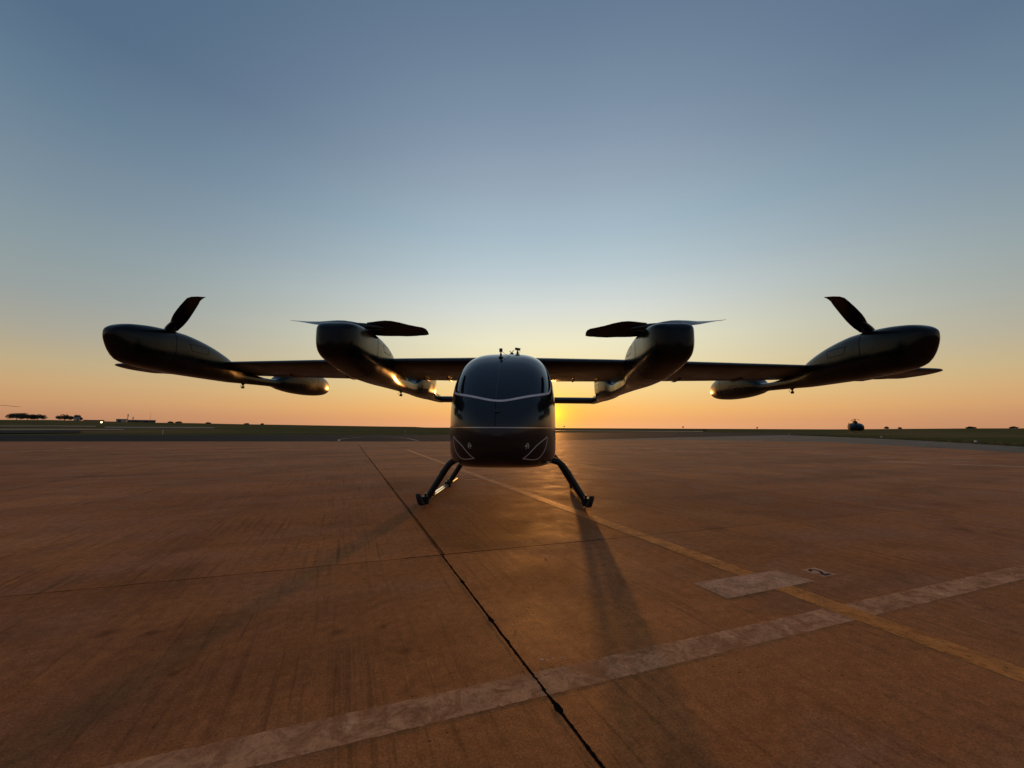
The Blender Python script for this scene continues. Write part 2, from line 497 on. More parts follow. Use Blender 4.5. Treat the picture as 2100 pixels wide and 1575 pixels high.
# the brown apron
apron = structure(sheet('apron', [(-130, -60), (130, -60), (130, 2), (40, 17), (26.76, 21.94), (28.75, 38.02), (16.6, 41.69), (3.24, 37.6), (-6.56, 33.3),
                        (-24.24, 30.35), (-39.75, 27.75), (-130, 12.6)], -.012, CONC),
                  'red-brown dusty concrete apron under the aircraft')
structure(sheet('side_apron', [(3.24, 37.7), (16.6, 41.6), (28.9, 38.1), (26.9, 21.94), (40.1, 17.0), (130, 2.0), (130, -5), (140, 5), (60, 24), (36.62, 30.37), (39.31, 35.64), (42.6, 43.13),
                    (46.44, 53.32), (49.31, 65.46), (49.99, 75.91), (48.55, 76.4), (21.56, 54.3)], -.016, GREYC), 'greyer concrete strip along the grass verge')

# slabs with recessed joints
LU, LV = 6.0, 6.6
rng = random.Random(4)


def jit(base, amp, seed):
    return (noise.noise(Vector((base * 9.0, seed * 7.3, 0))) * .6 + noise.noise(Vector((base * 31.0, seed * 3.1, 5))) * .4) * amp


for iu in range(-4, 1):
    for iv in range(-4, 4):
        near = (iu in (-1, 0) and iv in (-1, 0))
        u0_, u1_, v0_, v1_ = iu * LU, (iu + 1) * LU, iv * LV, (iv + 1) * LV
        gp = .007 if near else .004
        ctr = OJ + DU * (u0_ + u1_) / 2 + DV * (v0_ + v1_) / 2
        if ctr.y < -4 or abs(ctr.x) > ctr.y * 1.7 + 9: continue
        n = 80 if near else 2
        per = []
        for k in range(n): per.append((u0_ + .002, v0_ + gp + (v1_ - v0_ - 2 * gp) * k / n, 0))
        for k in range(n): per.append((u0_ + .002 + (u1_ - u0_ - .004) * k / n, v1_ - gp, 1))
        for k in range(n): per.append((u1_ - .002, v1_ - gp - (v1_ - v0_ - 2 * gp) * k / n, 2))
        for k in range(n): per.append((u1_ - .002 - (u1_ - u0_ - .004) * k / n, v0_ + gp, 3))
        top = []; bot = []
        zt = rng.uniform(-.0002, .0)
        for (a, b, s) in per:
            ja = jit(b, .0015, 1 + iu) if s in (0, 2) else 0
            jb = jit(a, .006, 11 + iv) if s in (1, 3) else 0
            sgn = {0: 1, 2: -1, 1: -1, 3: 1}[s]
            a2 = a + sgn * abs(ja) if s in (0, 2) else a
            b2 = b + sgn * abs(jb) if s in (1, 3) else b
            p = OJ + DU * a2 + DV * b2
            top.append((p.x, p.y, zt)); bot.append((p.x, p.y, -.011))
        m_ = len(top)
        mesh_obj('slab', top + bot, [tuple(range(m_))] + [(i, i + m_, (i + 1) % m_ + m_, (i + 1) % m_) for i in range(m_)], SLABM, apron)


def ribbon(p0, p1, wid, z, amp=0.0, step=.03, seed=0, bulges=()):
    """flat strip from p0 to p1 with uneven edges"""
    p0 = Vector((*p0, 0)); p1 = Vector((*p1, 0)); d = (p1 - p0); ln = d.length; d.normalize(); s = Vector((-d.y, d.x, 0))
    n = max(2, int(ln / step)); v = []; f = []
    for i in range(n + 1):
        q = ln * i / n
        w = wid
        for (bq, bw, bl) in bulges: w += bw * math.exp(-((q - bq) / bl) ** 2)
        a = w / 2 + amp * noise.noise(Vector((q * 11, seed, 0))) + amp * .8 * noise.noise(Vector((q * 57, seed, 2))) + amp * .6 * noise.noise(Vector((q * 140, seed, 3)))
        b = w / 2 + amp * noise.noise(Vector((q * 11, seed, 9))) + amp * .8 * noise.noise(Vector((q * 57, seed, 7))) + amp * .6 * noise.noise(Vector((q * 140, seed, 8)))
        c = p0 + d * q + s * (amp * .5 * noise.noise(Vector((q * 3, seed, 4))))
        v += [c + s * max(a, .001) + Vector((0, 0, z)), c - s * max(b, .001) + Vector((0, 0, z))]
        if i: f.append((2 * i - 2, 2 * i - 1, 2 * i + 1, 2 * i))
    return v, f


# tarred joints: the long one runs out from the viewer, the cross one passes in front of the aircraft
def joint(a0, a1, b0, b1, wid, amp, seed, bul=()):
    p = OJ + DU * a0 + DV * b0; q = OJ + DU * a1 + DV * b1
    v_, f_ = ribbon((p.x, p.y), (q.x, q.y), wid, .0020, amp, .010 if wid > .0105 and a0 > -1 else .04, seed, bul)
    return mesh_obj('joint_filler', v_, f_, TAR, apron)


joint(3.2, -.02, 0, 0, .012, .0085, 1, ((.62, .035, .05), (1.02, .02, .03), (1.85, .012, .03), (2.5, .016, .03), (.10, .015, .2)))
joint(.02, -8, 0.02, 0.02, .012, .003, 2)
joint(-8, -24, 0.02, 0.02, .020, .003, 3)
joint(0, 0, -.35, 1.9, .011, .005, 4)
joint(0, 0, -3.6, -.35, .0035, .004, 5)
joint(0, 0, 1.9, 3.6, .002, .003, 6)
for k in (1, 2, 3):
    joint(-LU * k, -LU * k, -13, 13, .006, .004, 20 + k)
for k in (-1, 1):
    joint(-6, -24, LV * k, LV * k, .012, .004, 30 + k)

# ---- painted markings (parts of the apron)


def mark(name, pts, z, material, label=None):
    o = sheet(name, pts, z, material, apron)
    if label: o['label'] = label
    return o


def strip(name, p0, p1, wid, z, material, label=None, amp=.006):
    v_, f_ = ribbon(p0, p1, wid, z, amp, .012 if wid > .15 else .03 if Vector(p0).length < 12 else .3, len(name))
    o = mesh_obj(name, v_, f_, material, apron)
    if label: o['label'] = label
    return o


strip('white_line', (-3.0, .614), (12, 6.569), .170, .0008, WHITE_P, 'broad worn white painted line in the foreground')
yA = (-6.1, 20.5); yB = (4.10, -.55)
strip('yellow_line', yA, yB, .185, .0012, YELLOW_P, 'worn yellow guide line running under the aircraft')
mark('pale_box', [(1.641, 3.216), (2.469, 3.53), (2.628, 3.307), (1.77, 2.947)], .0016, BOX_P, 'faded pale painted box lying over the yellow line')
mark('number_box', [(2.69, 3.553), (2.847, 3.62), (2.918, 3.466), (2.771, 3.406)], .0008, BOX_P, 'small pale painted square with a black numeral 2')
# numeral 2 on the small square
o2 = Vector((2.771, 3.406, 0)); ex = Vector((2.918, 3.466, 0)) - o2; ey = Vector((2.69, 3.553, 0)) - o2
pts2 = [(.27, .66)] + [(.5 + .235 * math.cos(R_(a)), .66 + .20 * math.sin(R_(a))) for a in range(160, -41, -25)] + [(.52, .38), (.30, .20), (.24, .15), (.78, .15)]
v = []; f = []
for i, (a, b) in enumerate(pts2):
    A = pts2[max(0, i - 1)]; B = pts2[min(len(pts2) - 1, i + 1)]
    t_ = Vector((B[0] - A[0], B[1] - A[1])).normalized(); nrm = Vector((-t_.y, t_.x)) * .075
    for sg in (1, -1):
        p = o2 + ex * (a + nrm.x * sg) + ey * (b + nrm.y * sg); v.append((p.x, p.y, .0013))
    if i: f.append((2 * i - 2, 2 * i - 1, 2 * i + 1, 2 * i))
mesh_obj('numeral', v, f, BLACK_P, apron)


def dashes(rows, wid):
    for (p0, p1) in rows: strip('dash', p0, p1, wid, .0012, DASH_P, None, .002)


dashes([((-10.99, 24.95), (-10.1, 25.2)), ((-9.57, 25.4), (-8.87, 25.6)), ((-8.29, 25.8), (-7.42, 26.0)), ((-6.86, 26.2), (-6.0, 26.4)), ((-5.72, 26.5), (-5.08, 26.65)),
        ((-14.88, 23.8), (-14.24, 24.0)), ((-22.54, 15.96), (-22.66, 16.5)), ((-23.1, 17.08), (-23.2, 17.8)), ((-23.27, 18.0), (-23.4, 18.7)),
        ((-23.76, 19.3), (-23.94, 19.9)), ((-24.07, 20.23), (-24.4, 21.2)),
        ((6.1, 25.3), (6.6, 24.9)), ((6.75, 24.7), (7.15, 24.1)), ((7.3, 23.7), (7.65, 22.9)), ((7.75, 22.5), (8.1, 21.6)), ((8.3, 21.2), (8.6, 20.6)),
        ((8.95, 20.1), (9.3, 19.6)), ((10.0, 19.4), (10.6, 19.2)), ((14.36, 19.12), (15.25, 18.57)), ((15.45, 18.0), (15.9, 17.2)), ((16.2, 16.8), (16.5, 16.2)), ((16.6, 15.7), (16.9, 15.1)),
        ((13.2, 15.2), (14.6, 14.6)), ((15.0, 14.2), (17.5, 13.2))], .13)
dashes([((17.2, 37.3), (18.6, 38.0)), ((19.0, 38.2), (20.2, 38.9)), ((20.8, 39.3), (22.1, 40.0)), ((22.9, 40.5), (24.6, 41.6)), ((26.1, 42.6), (27.6, 43.3)), ((29.0, 44.0), (31.0, 45.2))], .2)
strip('white_dash', (-1.12, 9.01), (-.21, 9.30), .06, .0012, DASH_P)
strip('white_dash', (-.05, 9.33), (.10, 9.37), .06, .0012, DASH_P)
# turning line on the taxiway
arc = [(-16.05, 33.0), (-17.99, 36.88), (-19.2, 41.37), (-19.3, 45.2), (-18.0, 47.2), (-16.1, 46.6), (-13.01, 42.3), (-9.67, 34.9)]
mb = MB()
for a, b in zip(arc, arc[1:]):
    v_, f_ = ribbon(a, b, .16, -.014, 0, 1.0); mb.add(v_, f_)
to = [o for o in COL.objects if o.name == 'taxiway'][0]
a_o = mb.build('turn_line', DASH_P, to)

# small pale chips of paint lying on the slab
mb = MB(); rng = random.Random(9)
for k in range(24):
    if k < 6: x, y = .52 + rng.uniform(-.1, .12), 2.16 + rng.uniform(-.02, .02)
    elif k < 9: x, y = .55 + rng.uniform(-.03, .03), 3.8 + rng.uniform(-.1, .1)
    else: x, y = rng.uniform(-.2, 1.3), rng.uniform(2.3, 4.6)
    s = rng.uniform(.0015, .004) * (1.8 if k < 9 else 1)
    a = rng.uniform(0, 6)
    mb.box((x, y, .003), (s * rng.uniform(1, 3.5), s, .002), Matrix.Rotation(a, 3, 'Z'))
o = mb.build('paint_chips', CHIP); tag(o, 'scatter of tiny pale paint chips on the near slabs', 'debris', kind='stuff')

# ------------------------------------------------------------------ the aircraft
BANK = math.tan(R_(.5))


def bk(p):
    return Vector((p[0], p[1], p[2] - BANK * p[0]))


air = empty('aircraft', (0, 7.0, 0))
tag(air, 'large black electric aircraft with four rotor booms standing on skids', 'aircraft')
OFF = Vector((0, -7.0, 0))           # parts are modelled in world metres, then hung on the root


def part(mb_, name, material, parent=None, smooth=True, ang=35, label=None):
    o = mb_.build(name, material, None, False)
    for vv in o.data.vertices: vv.co += OFF
    if smooth: sharp(o, ang)
    o.parent = parent if parent is not None else air
    if label: o['label'] = label
    return o


def interp(tab, y):
    if y <= tab[0][0]: return tab[0][1:]
    for a, b in zip(tab, tab[1:]):
        if y <= b[0]:
            k = (y - a[0]) / (b[0] - a[0])
            return tuple(p + (q - p) * k for p, q in zip(a[1:], b[1:]))
    return tab[-1][1:]


def smooth_tab(tab, ys):
    """Catmull-Rom through the table"""
    out = []
    for y in ys:
        i = 0
        while i < len(tab) - 2 and y > tab[i + 1][0]: i += 1
        p0 = tab[max(i - 1, 0)]; p1 = tab[i]; p2 = tab[i + 1]; p3 = tab[min(i + 2, len(tab) - 1)]
        h = p2[0] - p1[0]; k = (y - p1[0]) / h; r = []
        for j in range(1, len(p1)):
            m1 = (p2[j] - p0[j]) / max(p2[0] - p0[0], 1e-6) * h; m2 = (p3[j] - p1[j]) / max(p3[0] - p1[0], 1e-6) * h
            d = p2[j] - p1[j]
            if d * m1 <= 0: m1 = 0
            if d * m2 <= 0: m2 = 0
            m1 = max(-3 * abs(d), min(3 * abs(d), m1)); m2 = max(-3 * abs(d), min(3 * abs(d), m2))
            k2 = k * k; k3 = k2 * k
            r.append((2 * k3 - 3 * k2 + 1) * p1[j] + (k3 - 2 * k2 + k) * m1 + (-2 * k3 + 3 * k2) * p2[j] + (k3 - k2) * m2)
        out.append(tuple(r))
    return out


def supers(w, zm, zt, zb, nu, nl, n=64):
    ring = []
    for k in range(n):
        a = 2 * math.pi * k / n
        c, s = math.cos(a), math.sin(a)
        e = nu if s >= 0 else nl
        x = w * math.copysign(abs(c) ** (2 / e), c)
        z = (zt - zm if s >= 0 else zm - zb) * math.copysign(abs(s) ** (2 / e), s) + zm
        ring.append((x, z))
    return ring


# fuselage:   y    w    zmid  ztop  zbot  n_up n_low
FUS = [(4.52, .010, 1.10, 1.11, 1.09, 2.0, 2.0), (4.54, .16, 1.11, 1.25, .97, 2.2, 2.4), (4.58, .27, 1.13, 1.36, .88, 2.3, 2.8), (4.66, .40, 1.16, 1.50, .79, 2.4, 3.2),
       (4.80, .535, 1.19, 1.67, .725, 2.6, 4.0), (5.00, .635, 1.20, 1.86, .688, 2.8, 5.0), (5.20, .697, 1.20, 2.02, .675, 3.0, 5.8), (5.40, .733, 1.20, 2.145, .67, 3.2, 6.5),
       (5.65, .747, 1.20, 2.26, .67, 3.5, 6.5), (5.95, .750, 1.20, 2.345, .67, 3.6, 6.5), (6.4, .750, 1.20, 2.40, .68, 3.6, 6.5), (7.2, .74, 1.22, 2.42, .70, 3.6, 6.0),
       (8.0, .64, 1.35, 2.40, .86, 3.2, 5.0), (9.0, .42, 1.65, 2.33, 1.22, 2.8, 3.6), (10.0, .22, 1.90, 2.22, 1.62, 2.4, 2.6), (11.2, .10, 2.02, 2.12, 1.92, 2.0, 2.0), (11.45, .02, 2.02, 2.04, 2.0, 2, 2)]
ys = [4.52 + .02 * (k / 6) for k in range(6)] + [4.54 + (5.4 - 4.54) * (k / 60) ** 1.25 for k in range(60)] + [5.4 + .03 * k for k in range(34)] + [6.4 + .2 * k for k in range(26)]
ys = sorted(set(round(y, 4) for y in ys if y <= 11.45))
NSEC = 160


def fus_rings(grow=0.0):
    rings = []
    for y, (w, zm, zt, zb, nu, nl) in zip(ys, smooth_tab(FUS, ys)):
        rings.append([Vector((x, y, z)) for x, z in supers(w + grow, zm, zt + grow, zb - grow, nu, nl, NSEC)])
    return rings


mb = MB(); rings = fus_rings(); mb.loft(rings)
fus = part(mb, 'fuselage', BODY, smooth=True, ang=60)
bvh = BVHTree.FromPolygons([tuple(p) for p in mb.v], [f_ for f_ in mb.f if len(f_) == 4])


def on_front(x, z):
    h = bvh.ray_cast(Vector((x, 3.0, z)), Vector((0, 1, 0)))
    if h[0] is None: return None
    n = h[1]
    if n.y > 0: n = -n
    return h[0], n


def on_side(y, z, sg):
    h = bvh.ray_cast(Vector((sg * 3.0, y, z)), Vector((-sg, 0, 0)))
    n = h[1]
    if n.x * sg < 0: n = -n
    return h[0], n


def surf_ribbon(hits, wid, eps=.003, closed=False):
    hits = [h for h in hits if h is not None]
    m_ = len(hits); vs = []; fs = []
    for i, (p, n) in enumerate(hits):
        a = hits[(i - 1) % m_ if closed else max(0, i - 1)][0]; b = hits[(i + 1) % m_ if closed else min(m_ - 1, i + 1)][0]
        t_ = (b - a).normalized(); s = n.cross(t_).normalized() * (wid / 2)
        vs += [p + s + n * eps, p - s + n * eps, p + s - n * .002, p - s - n * .002]
    rng_ = range(m_ if closed else m_ - 1)
    for i in rng_:
        j = (i + 1) % m_; a = 4 * i; b = 4 * j
        fs += [(a, a + 1, b + 1, b), (a, b, b + 2, a + 2), (a + 1, a + 3, b + 3, b + 1)]
    m2 = MB(); m2.add(vs, fs); return m2


def dense(pts, step=.012):
    out = []
    for (a, b) in zip(pts, pts[1:]):
        n = max(1, int(math.hypot(b[0] - a[0], b[1] - a[1]) / step))
        out += [(a[0] + (b[0] - a[0]) * k / n, a[1] + (b[1] - a[1]) * k / n) for k in range(n)]
    return out + [pts[-1]]


def rounded(pts, it=2):
    for _ in range(it):
        q = [pts[0]]
        for a, b in zip(pts, pts[1:]):
            q += [(a[0] * .75 + b[0] * .25, a[1] * .75 + b[1] * .25), (a[0] * .25 + b[0] * .75, a[1] * .25 + b[1] * .75)]
        pts = q + [pts[-1]]
    return pts


def on_skin(p):
    q = bvh.find_nearest(Vector(p)); n = q[1]
    c = Vector((0, 6.2, 1.3))
    if n.dot(q[0] - c) < 0: n = -n
    return q[0], n


def chaikin(pts, it=2, closed=False):
    pts = [Vector(p) for p in pts]
    for _ in range(it):
        q = [] if closed else [pts[0]]
        for a, b in zip(pts, pts[1:] + ([pts[0]] if closed else [])): q += [a * .75 + b * .25, a * .25 + b * .75]
        pts = q if closed else q + [pts[-1]]
    return pts


def dense3(pts, step=.012):
    out = []
    for a, b in zip(pts, pts[1:]):
        n = max(1, int((b - a).length / step)); out += [a.lerp(b, k / n) for k in range(n)]
    return out + [pts[-1]]


half = [(0, 4.676, 1.521), (.10, 4.686, 1.53), (.217, 4.721, 1.554), (.367, 4.798, 1.588), (.492, 4.907, 1.614), (.585, 5.04, 1.640), (.640, 5.16, 1.664), (.666, 5.27, 1.72), (.676, 5.40, 1.80), (.68, 5.52, 1.90), (.67, 5.62, 2.0), (.63, 5.72, 2.10), (.56, 5.82, 2.2)]
line = [(-x, y, z) for x, y, z in half[:0:-1]] + half
part(surf_ribbon([on_skin(p) for p in dense3(chaikin(line))], .030, .003), 'white_stripe', STRIPE, fus, label='pale stripe curving under the windshield')


def stripe_z(ax):
    for (x0, _, z0), (x1, _, z1) in zip(half, half[1:7]):
        if x0 <= ax <= x1: return z0 + (z1 - z0) * (ax - x0) / (x1 - x0)
    return 1.645


# the tinted windshield is its own shell just proud of the body
gr = fus_rings(.0016); vs = [p for r in gr for p in r]; fs = []
for i in range(len(gr) - 1):
    for k in range(NSEC):
        q = (i * NSEC + k, i * NSEC + (k + 1) % NSEC, (i + 1) * NSEC + (k + 1) % NSEC, (i + 1) * NSEC + k)
        c = (vs[q[0]] + vs[q[2]]) / 2
        if c.z > stripe_z(abs(c.x)) and c.y < 6.0 and (abs(c.x) < .55 or c.y < 5.17 + (c.z - 1.66) * 1.28): fs.append(q)
used = sorted({i for q in fs for i in q}); ix = {u: i for i, u in enumerate(used)}
m2 = MB(); m2.add([vs[u] for u in used], [tuple(ix[i] for i in q) for q in fs])
part(m2, 'windshield', GLASS, fus, ang=80, label='dark tinted one-piece windshield')
part(surf_ribbon([on_skin(p) for p in dense3(chaikin([(-.038, 5.442, 2.167), (-.036, 5.243, 2.05), (-.035, 5.028, 1.884), (-.037, 4.866, 1.737), (-.04, 4.767, 1.634), (-.039, 4.697, 1.55)]))], .010, .004), 'centre_seam', SEAM, fus)
part(surf_ribbon([on_skin(p) for p in dense3(chaikin([(-.039, 4.69, 1.51), (-.036, 4.608, 1.414), (-.036, 4.55, 1.285), (-.034, 4.533, 1.215)]))], .006, .003), 'centre_seam', PANEL, fus)
# rivets beside the seam
for k in range(16):
    for dx in (-.028, .026):
        t_ = k / 15; p = Vector((-.037 + dx, 4.70 + .30 * t_, 1.56 + .30 * t_))
        q, n = on_skin(p); m2 = MB(); m2.tube([q, q + n * .003], [.004, .003], 6); part(m2, 'rivet', SEAM, fus)
# small latch plate on the lower nose
q, n = on_skin((-.015, 4.60, 1.40))
m2 = MB(); Rn = n.to_track_quat('Z', 'Y').to_matrix(); m2.box(q + n * .004, (.07, .045, .012), Rn); m2.box(q + n * .012, (.025, .06, .012), Rn); part(m2, 'latch', DKPLASTIC, fus, ang=30)
fin_ = [(.594, 4.903, 1.089), (.529, 4.793, 1.041), (.473, 4.732, 1.001), (.437, 4.704, .967), (.396, 4.681, .922), (.343, 4.668, .871), (.291, 4.664, .833)]
fin2 = [(.291, 4.664, .833), (.355, 4.708, .822), (.426, 4.767, .812), (.470, 4.796, .818), (.515, 4.82, .850), (.550, 4.843, .90), (.578, 4.874, .960), (.594, 4.903, 1.03), (.594, 4.903, 1.089)]
for sg in (-1, 1):
    path = [Vector((sg * x, y, z)) for x, y, z in fin_]; path2 = [Vector((sg * x, y, z)) for x, y, z in fin2]
    loop = dense3(chaikin(path, 2)) + dense3(chaikin(path2, 2))[1:]
    part(surf_ribbon([on_skin(p) for p in loop], .012, .003), 'chin_outline', THINLINE, fus, label='thin pale leaf-shaped outline on the chin')
    # little two-legged emblem
    for stroke in ([(-.030, .000), (-.006, .034), (.036, -.004), (.010, .002)], [(-.026, .006), (-.024, -.036)], [(.010, .006), (.012, -.036)], [(-.026, -.004), (.010, -.004)]):
        pts = [Vector((sg * (-.345 + a) * -1 * -1, 4.63, .985 + b)) for a, b in stroke]
        part(surf_ribbon([on_skin(p) for p in dense3(pts, .008)], .009, .0025), 'emblem', THINLINE, fus)
# belt seam all round the nose at waist height
hits = [on_side(6.6 - .012 * k, 1.2, -1) for k in range(110)]
left = [h for h in hits if h[0].y > 4.95]
xs_ = [(-.60 + 1.2 * k / 100) for k in range(101)]
mid = [on_front(x, 1.2) for x in xs_]
rt = [on_side(4.96 + .012 * k, 1.2, 1) for k in range(136)]
allh = left + [h for h in mid if h and h[0].y <= 4.95] + [h for h in rt if h[0].y > 4.95]
part(surf_ribbon(allh, .012, .004), 'belt_seam', BEAD, fus)

# wing
WT = [(0.0, 6.38, 8.28, 2.325, 2.205, .135), (2.25, 6.52, 8.22, 2.325, 2.21, .130), (5.45, 6.86, 8.08, 2.325, 2.245, .115), (7.55, 7.08, 7.98, 2.33, 2.27, .125), (7.74, 7.11, 7.96, 2.33, 2.272, .115), (7.80, 7.16, 7.92, 2.328, 2.275, .085)]


def airfoil(n=14):
    pts = []
    for k in range(n + 1):
        x = .5 * (1 - math.cos(math.pi * k / n)); pts.append(x)
    th = lambda x: 5 * (.2969 * math.sqrt(x) - .126 * x - .3516 * x * x + .2843 * x ** 3 - .1015 * x ** 4)
    up_ = [(x, th(x)) for x in pts[::-1]]; lo = [(x, -th(x) * .8) for x in pts[1:-1]]
    return up_ + lo


AF = airfoil()
mb = MB(); rings = []
for s in [-7.8, -7.76, -7.72, -7.6, -6.5, -5.45, -4.2, -3.2, -2.25, -1, 0, 1, 2.25, 3.2, 4.2, 5.45, 6.5, 7.6, 7.72, 7.76, 7.8]:
    le, te, zl, zt, tk = interp(WT, abs(s)); ch = te - le
    rings.append([bk((s, le + ch * x, zl + (zt - zl) * x + tk * ch * t_)) for x, t_ in AF])
mb.loft(rings)
wing = part(mb, 'wing', WINGM, ang=30)


def wing_at(s, x):
    le, te, zl, zt, tk = interp(WT, abs(s)); ch = te - le
    th = 5 * (.2969 * math.sqrt(x) - .126 * x - .3516 * x * x + .2843 * x ** 3 - .1015 * x ** 4)
    return Vector((s, le + ch * x, zl + (zt - zl) * x - tk * ch * th * .8))


# flaps hang as separate strips on the rear edge, with hinge brackets
for (s0, s1) in ((.95, 2.0), (2.55, 5.15), (5.75, 7.4)):
    for sg in (-1, 1):
        mb = MB(); rg_ = []
        for k in range(9):
            s = (s0 + (s1 - s0) * k / 8) * sg
            le, te, zl, zt, tk = interp(WT, abs(s)); ch = te - le
            y0 = le + ch * .80; y1 = te + .02
            z0 = zl + (zt - zl) * .8
            rg_.append([bk((s, y0, z0 + .012)), bk((s, y1, zt + .004)), bk((s, y1, zt - .006)), bk((s, y0, z0 - .034))])
        mb.loft(rg_); part(mb, 'flap', WINGM, wing, ang=20)
        for q in (.3, .75):
            s = (s0 + (s1 - s0) * q) * sg
            p = wing_at(s, .72)
            mb = MB(); mb.tube([bk(p + Vector((0, -.22, .01))), bk(p + Vector((0, -.12, -.02))), bk(p + Vector((0, .15, -.03))), bk(p + Vector((0, .34, -.02)))], [.004, .018, .018, .004], 8)
            part(mb, 'flap_fairing', WINGM, wing)

# tail plane between the inner booms
mb = MB(); rings = []
for s in [-2.22, -1.5, -.8, 0, .8, 1.5, 2.22]:
    rings.append([bk((s, 11.05 + .8 * x, 2.0 + .10 * t_ / .5)) for x, t_ in AF])
mb.loft(rings); part(mb, 'tail_plane', WINGM, ang=30)
mb = MB(); rings = []
for k, zz_ in enumerate((2.03, 2.5, 3.0)):
    rings.append([Vector((.09 * (1 - .25 * k) * t_ / .5 * .5, 10.3 + .35 * k + (1.3 - .3 * k) * x, zz_ - .62 * (0 if k == 0 else .9))) for x, t_ in AF])
mb.loft(rings); part(mb, 'fin', WINGM, ang=30)

#           y     w    top   bottom  (about the boom centre line)
OUTER = [(4.95, .01, 2.455, 2.43), (4.96, .07, 2.495, 2.375), (5.0, .12, 2.54, 2.30), (5.09, .18, 2.59, 2.17), (5.2, .225, 2.625, 2.075), (5.45, .268, 2.662, 2.03), (5.75, .28, 2.675, 2.015), (6.0, .284, 2.67, 2.0), (6.45, .270, 2.59, 2.0),
         (6.85, .235, 2.47, 2.0), (7.15, .17, 2.36, 2.0), (7.5, .12, 2.27, 2.015), (8.1, .10, 2.21, 2.04), (8.45, .12, 2.22, 2.05), (8.7, .185, 2.36, 2.01), (9.1, .235, 2.50, 1.975),
         (9.6, .255, 2.58, 1.965), (10.1, .245, 2.56, 1.985), (10.45, .20, 2.49, 2.03), (10.68, .13, 2.40, 2.10), (10.80, .05, 2.31, 2.18), (10.83, .008, 2.25, 2.24)]
INNER = [(4.84, .01, 2.35, 2.33), (4.85, .11, 2.46, 2.22), (4.88, .185, 2.525, 2.165), (4.95, .245, 2.575, 2.11), (5.08, .285, 2.605, 2.065), (5.35, .302, 2.625, 2.005), (5.8, .300, 2.615, 1.935), (6.3, .275, 2.545, 1.91),
         (6.65, .24, 2.44, 1.905), (6.95, .18, 2.33, 1.905), (7.4, .13, 2.22, 1.905), (8.1, .11, 2.15, 1.905), (8.45, .125, 2.18, 1.905), (8.75, .19, 2.36, 1.90), (9.2, .235, 2.52, 1.895),
         (9.7, .23, 2.54, 1.895), (10.0, .18, 2.46, 1.90), (10.2, .12, 2.32, 1.90), (10.35, .095, 2.17, 1.90), (10.9, .08, 2.11, 1.905), (11.5, .065, 2.07, 1.925), (11.75, .02, 2.02, 1.975)]


def pod_ring(y, w, zt, zb, c, hi=.6, n=56):
    """fairly flat flank leaning in towards the top, a soft chine, rounded belly"""
    eu, el = (4.2, 3.2) if hi > .65 else (2.9, 2.8)
    h = zt - zb; zm = zb + h * hi
    ring = []
    for k in range(n):
        a = 2 * math.pi * k / n; cs, sn = math.cos(a), math.sin(a)
        e = eu if sn >= 0 else el
        x = w * math.copysign(abs(cs) ** (2 / e), cs)
        z = (zt - zm if sn >= 0 else zm - zb) * math.copysign(abs(sn) ** (2 / e), sn) + zm
        ring.append(bk((c + x, y, z)))
    return ring


def make_boom(tab, c, sg, hi):
    y0, y1 = tab[0][0], tab[-1][0]
    yy = [y0, y0 + .01, y0 + .02, y0 + .04, y0 + .07, y0 + .1] + [y0 + .14 + k * .05 for k in range(60)] + [y0 + 3.16 + k * .07 for k in range(200)]
    yy = [y for y in yy if y < y1 - .2] + [y1 - .2 + .02 * k for k in range(10)] + [y1]
    mb = MB(); mb.loft([pod_ring(y, w, t_, b, sg * c, hi) for y, (w, t_, b) in zip(yy, smooth_tab(tab, yy))])
    o = part(mb, 'boom', POD, ang=50)
    bv = BVHTree.FromPolygons([tuple(p) for p in mb.v], mb.f)

    def hit(y, z, inner):
        d = Vector((sg, 0, 0)) if inner else Vector((-sg, 0, 0))
        org = Vector((sg * c, y, z - BANK * sg * c)) - d * 2
        h = bv.ray_cast(org, d)
        return None if h[0] is None else (h[0], h[1] if h[1].dot(d) < 0 else -h[1])
    # panel seams: nose cap ring, hatches on the flanks
    for ysm in (5.72, 9.9):
        w, zt, zb = smooth_tab(tab, [ysm])[0]
        rg_ = [pod_ring(ysm + dy, w + .0015, zt + .0015, zb - .0015, sg * c, hi, 48) for dy in (-.0045, .0045)]
        m2 = MB(); m2.loft(rg_, cap=False); part(m2, 'panel_seam', PANEL, o)
    for inner in (True, False):
        for (ya, yb, za, zb) in ((5.95, 6.35, 2.38, 2.49), (6.15, 6.5, 2.12, 2.24), (9.15, 9.5, 2.12, 2.25)):
            fr = [(ya, zb), (yb, zb), (yb - .03, za), (ya + .05, za), (ya, zb)]
            hs = [hit(y, z, inner) for (y, z) in dense(fr, .03)]
            part(surf_ribbon(hs, .008, .0012), 'hatch', PANEL, o)
    return o


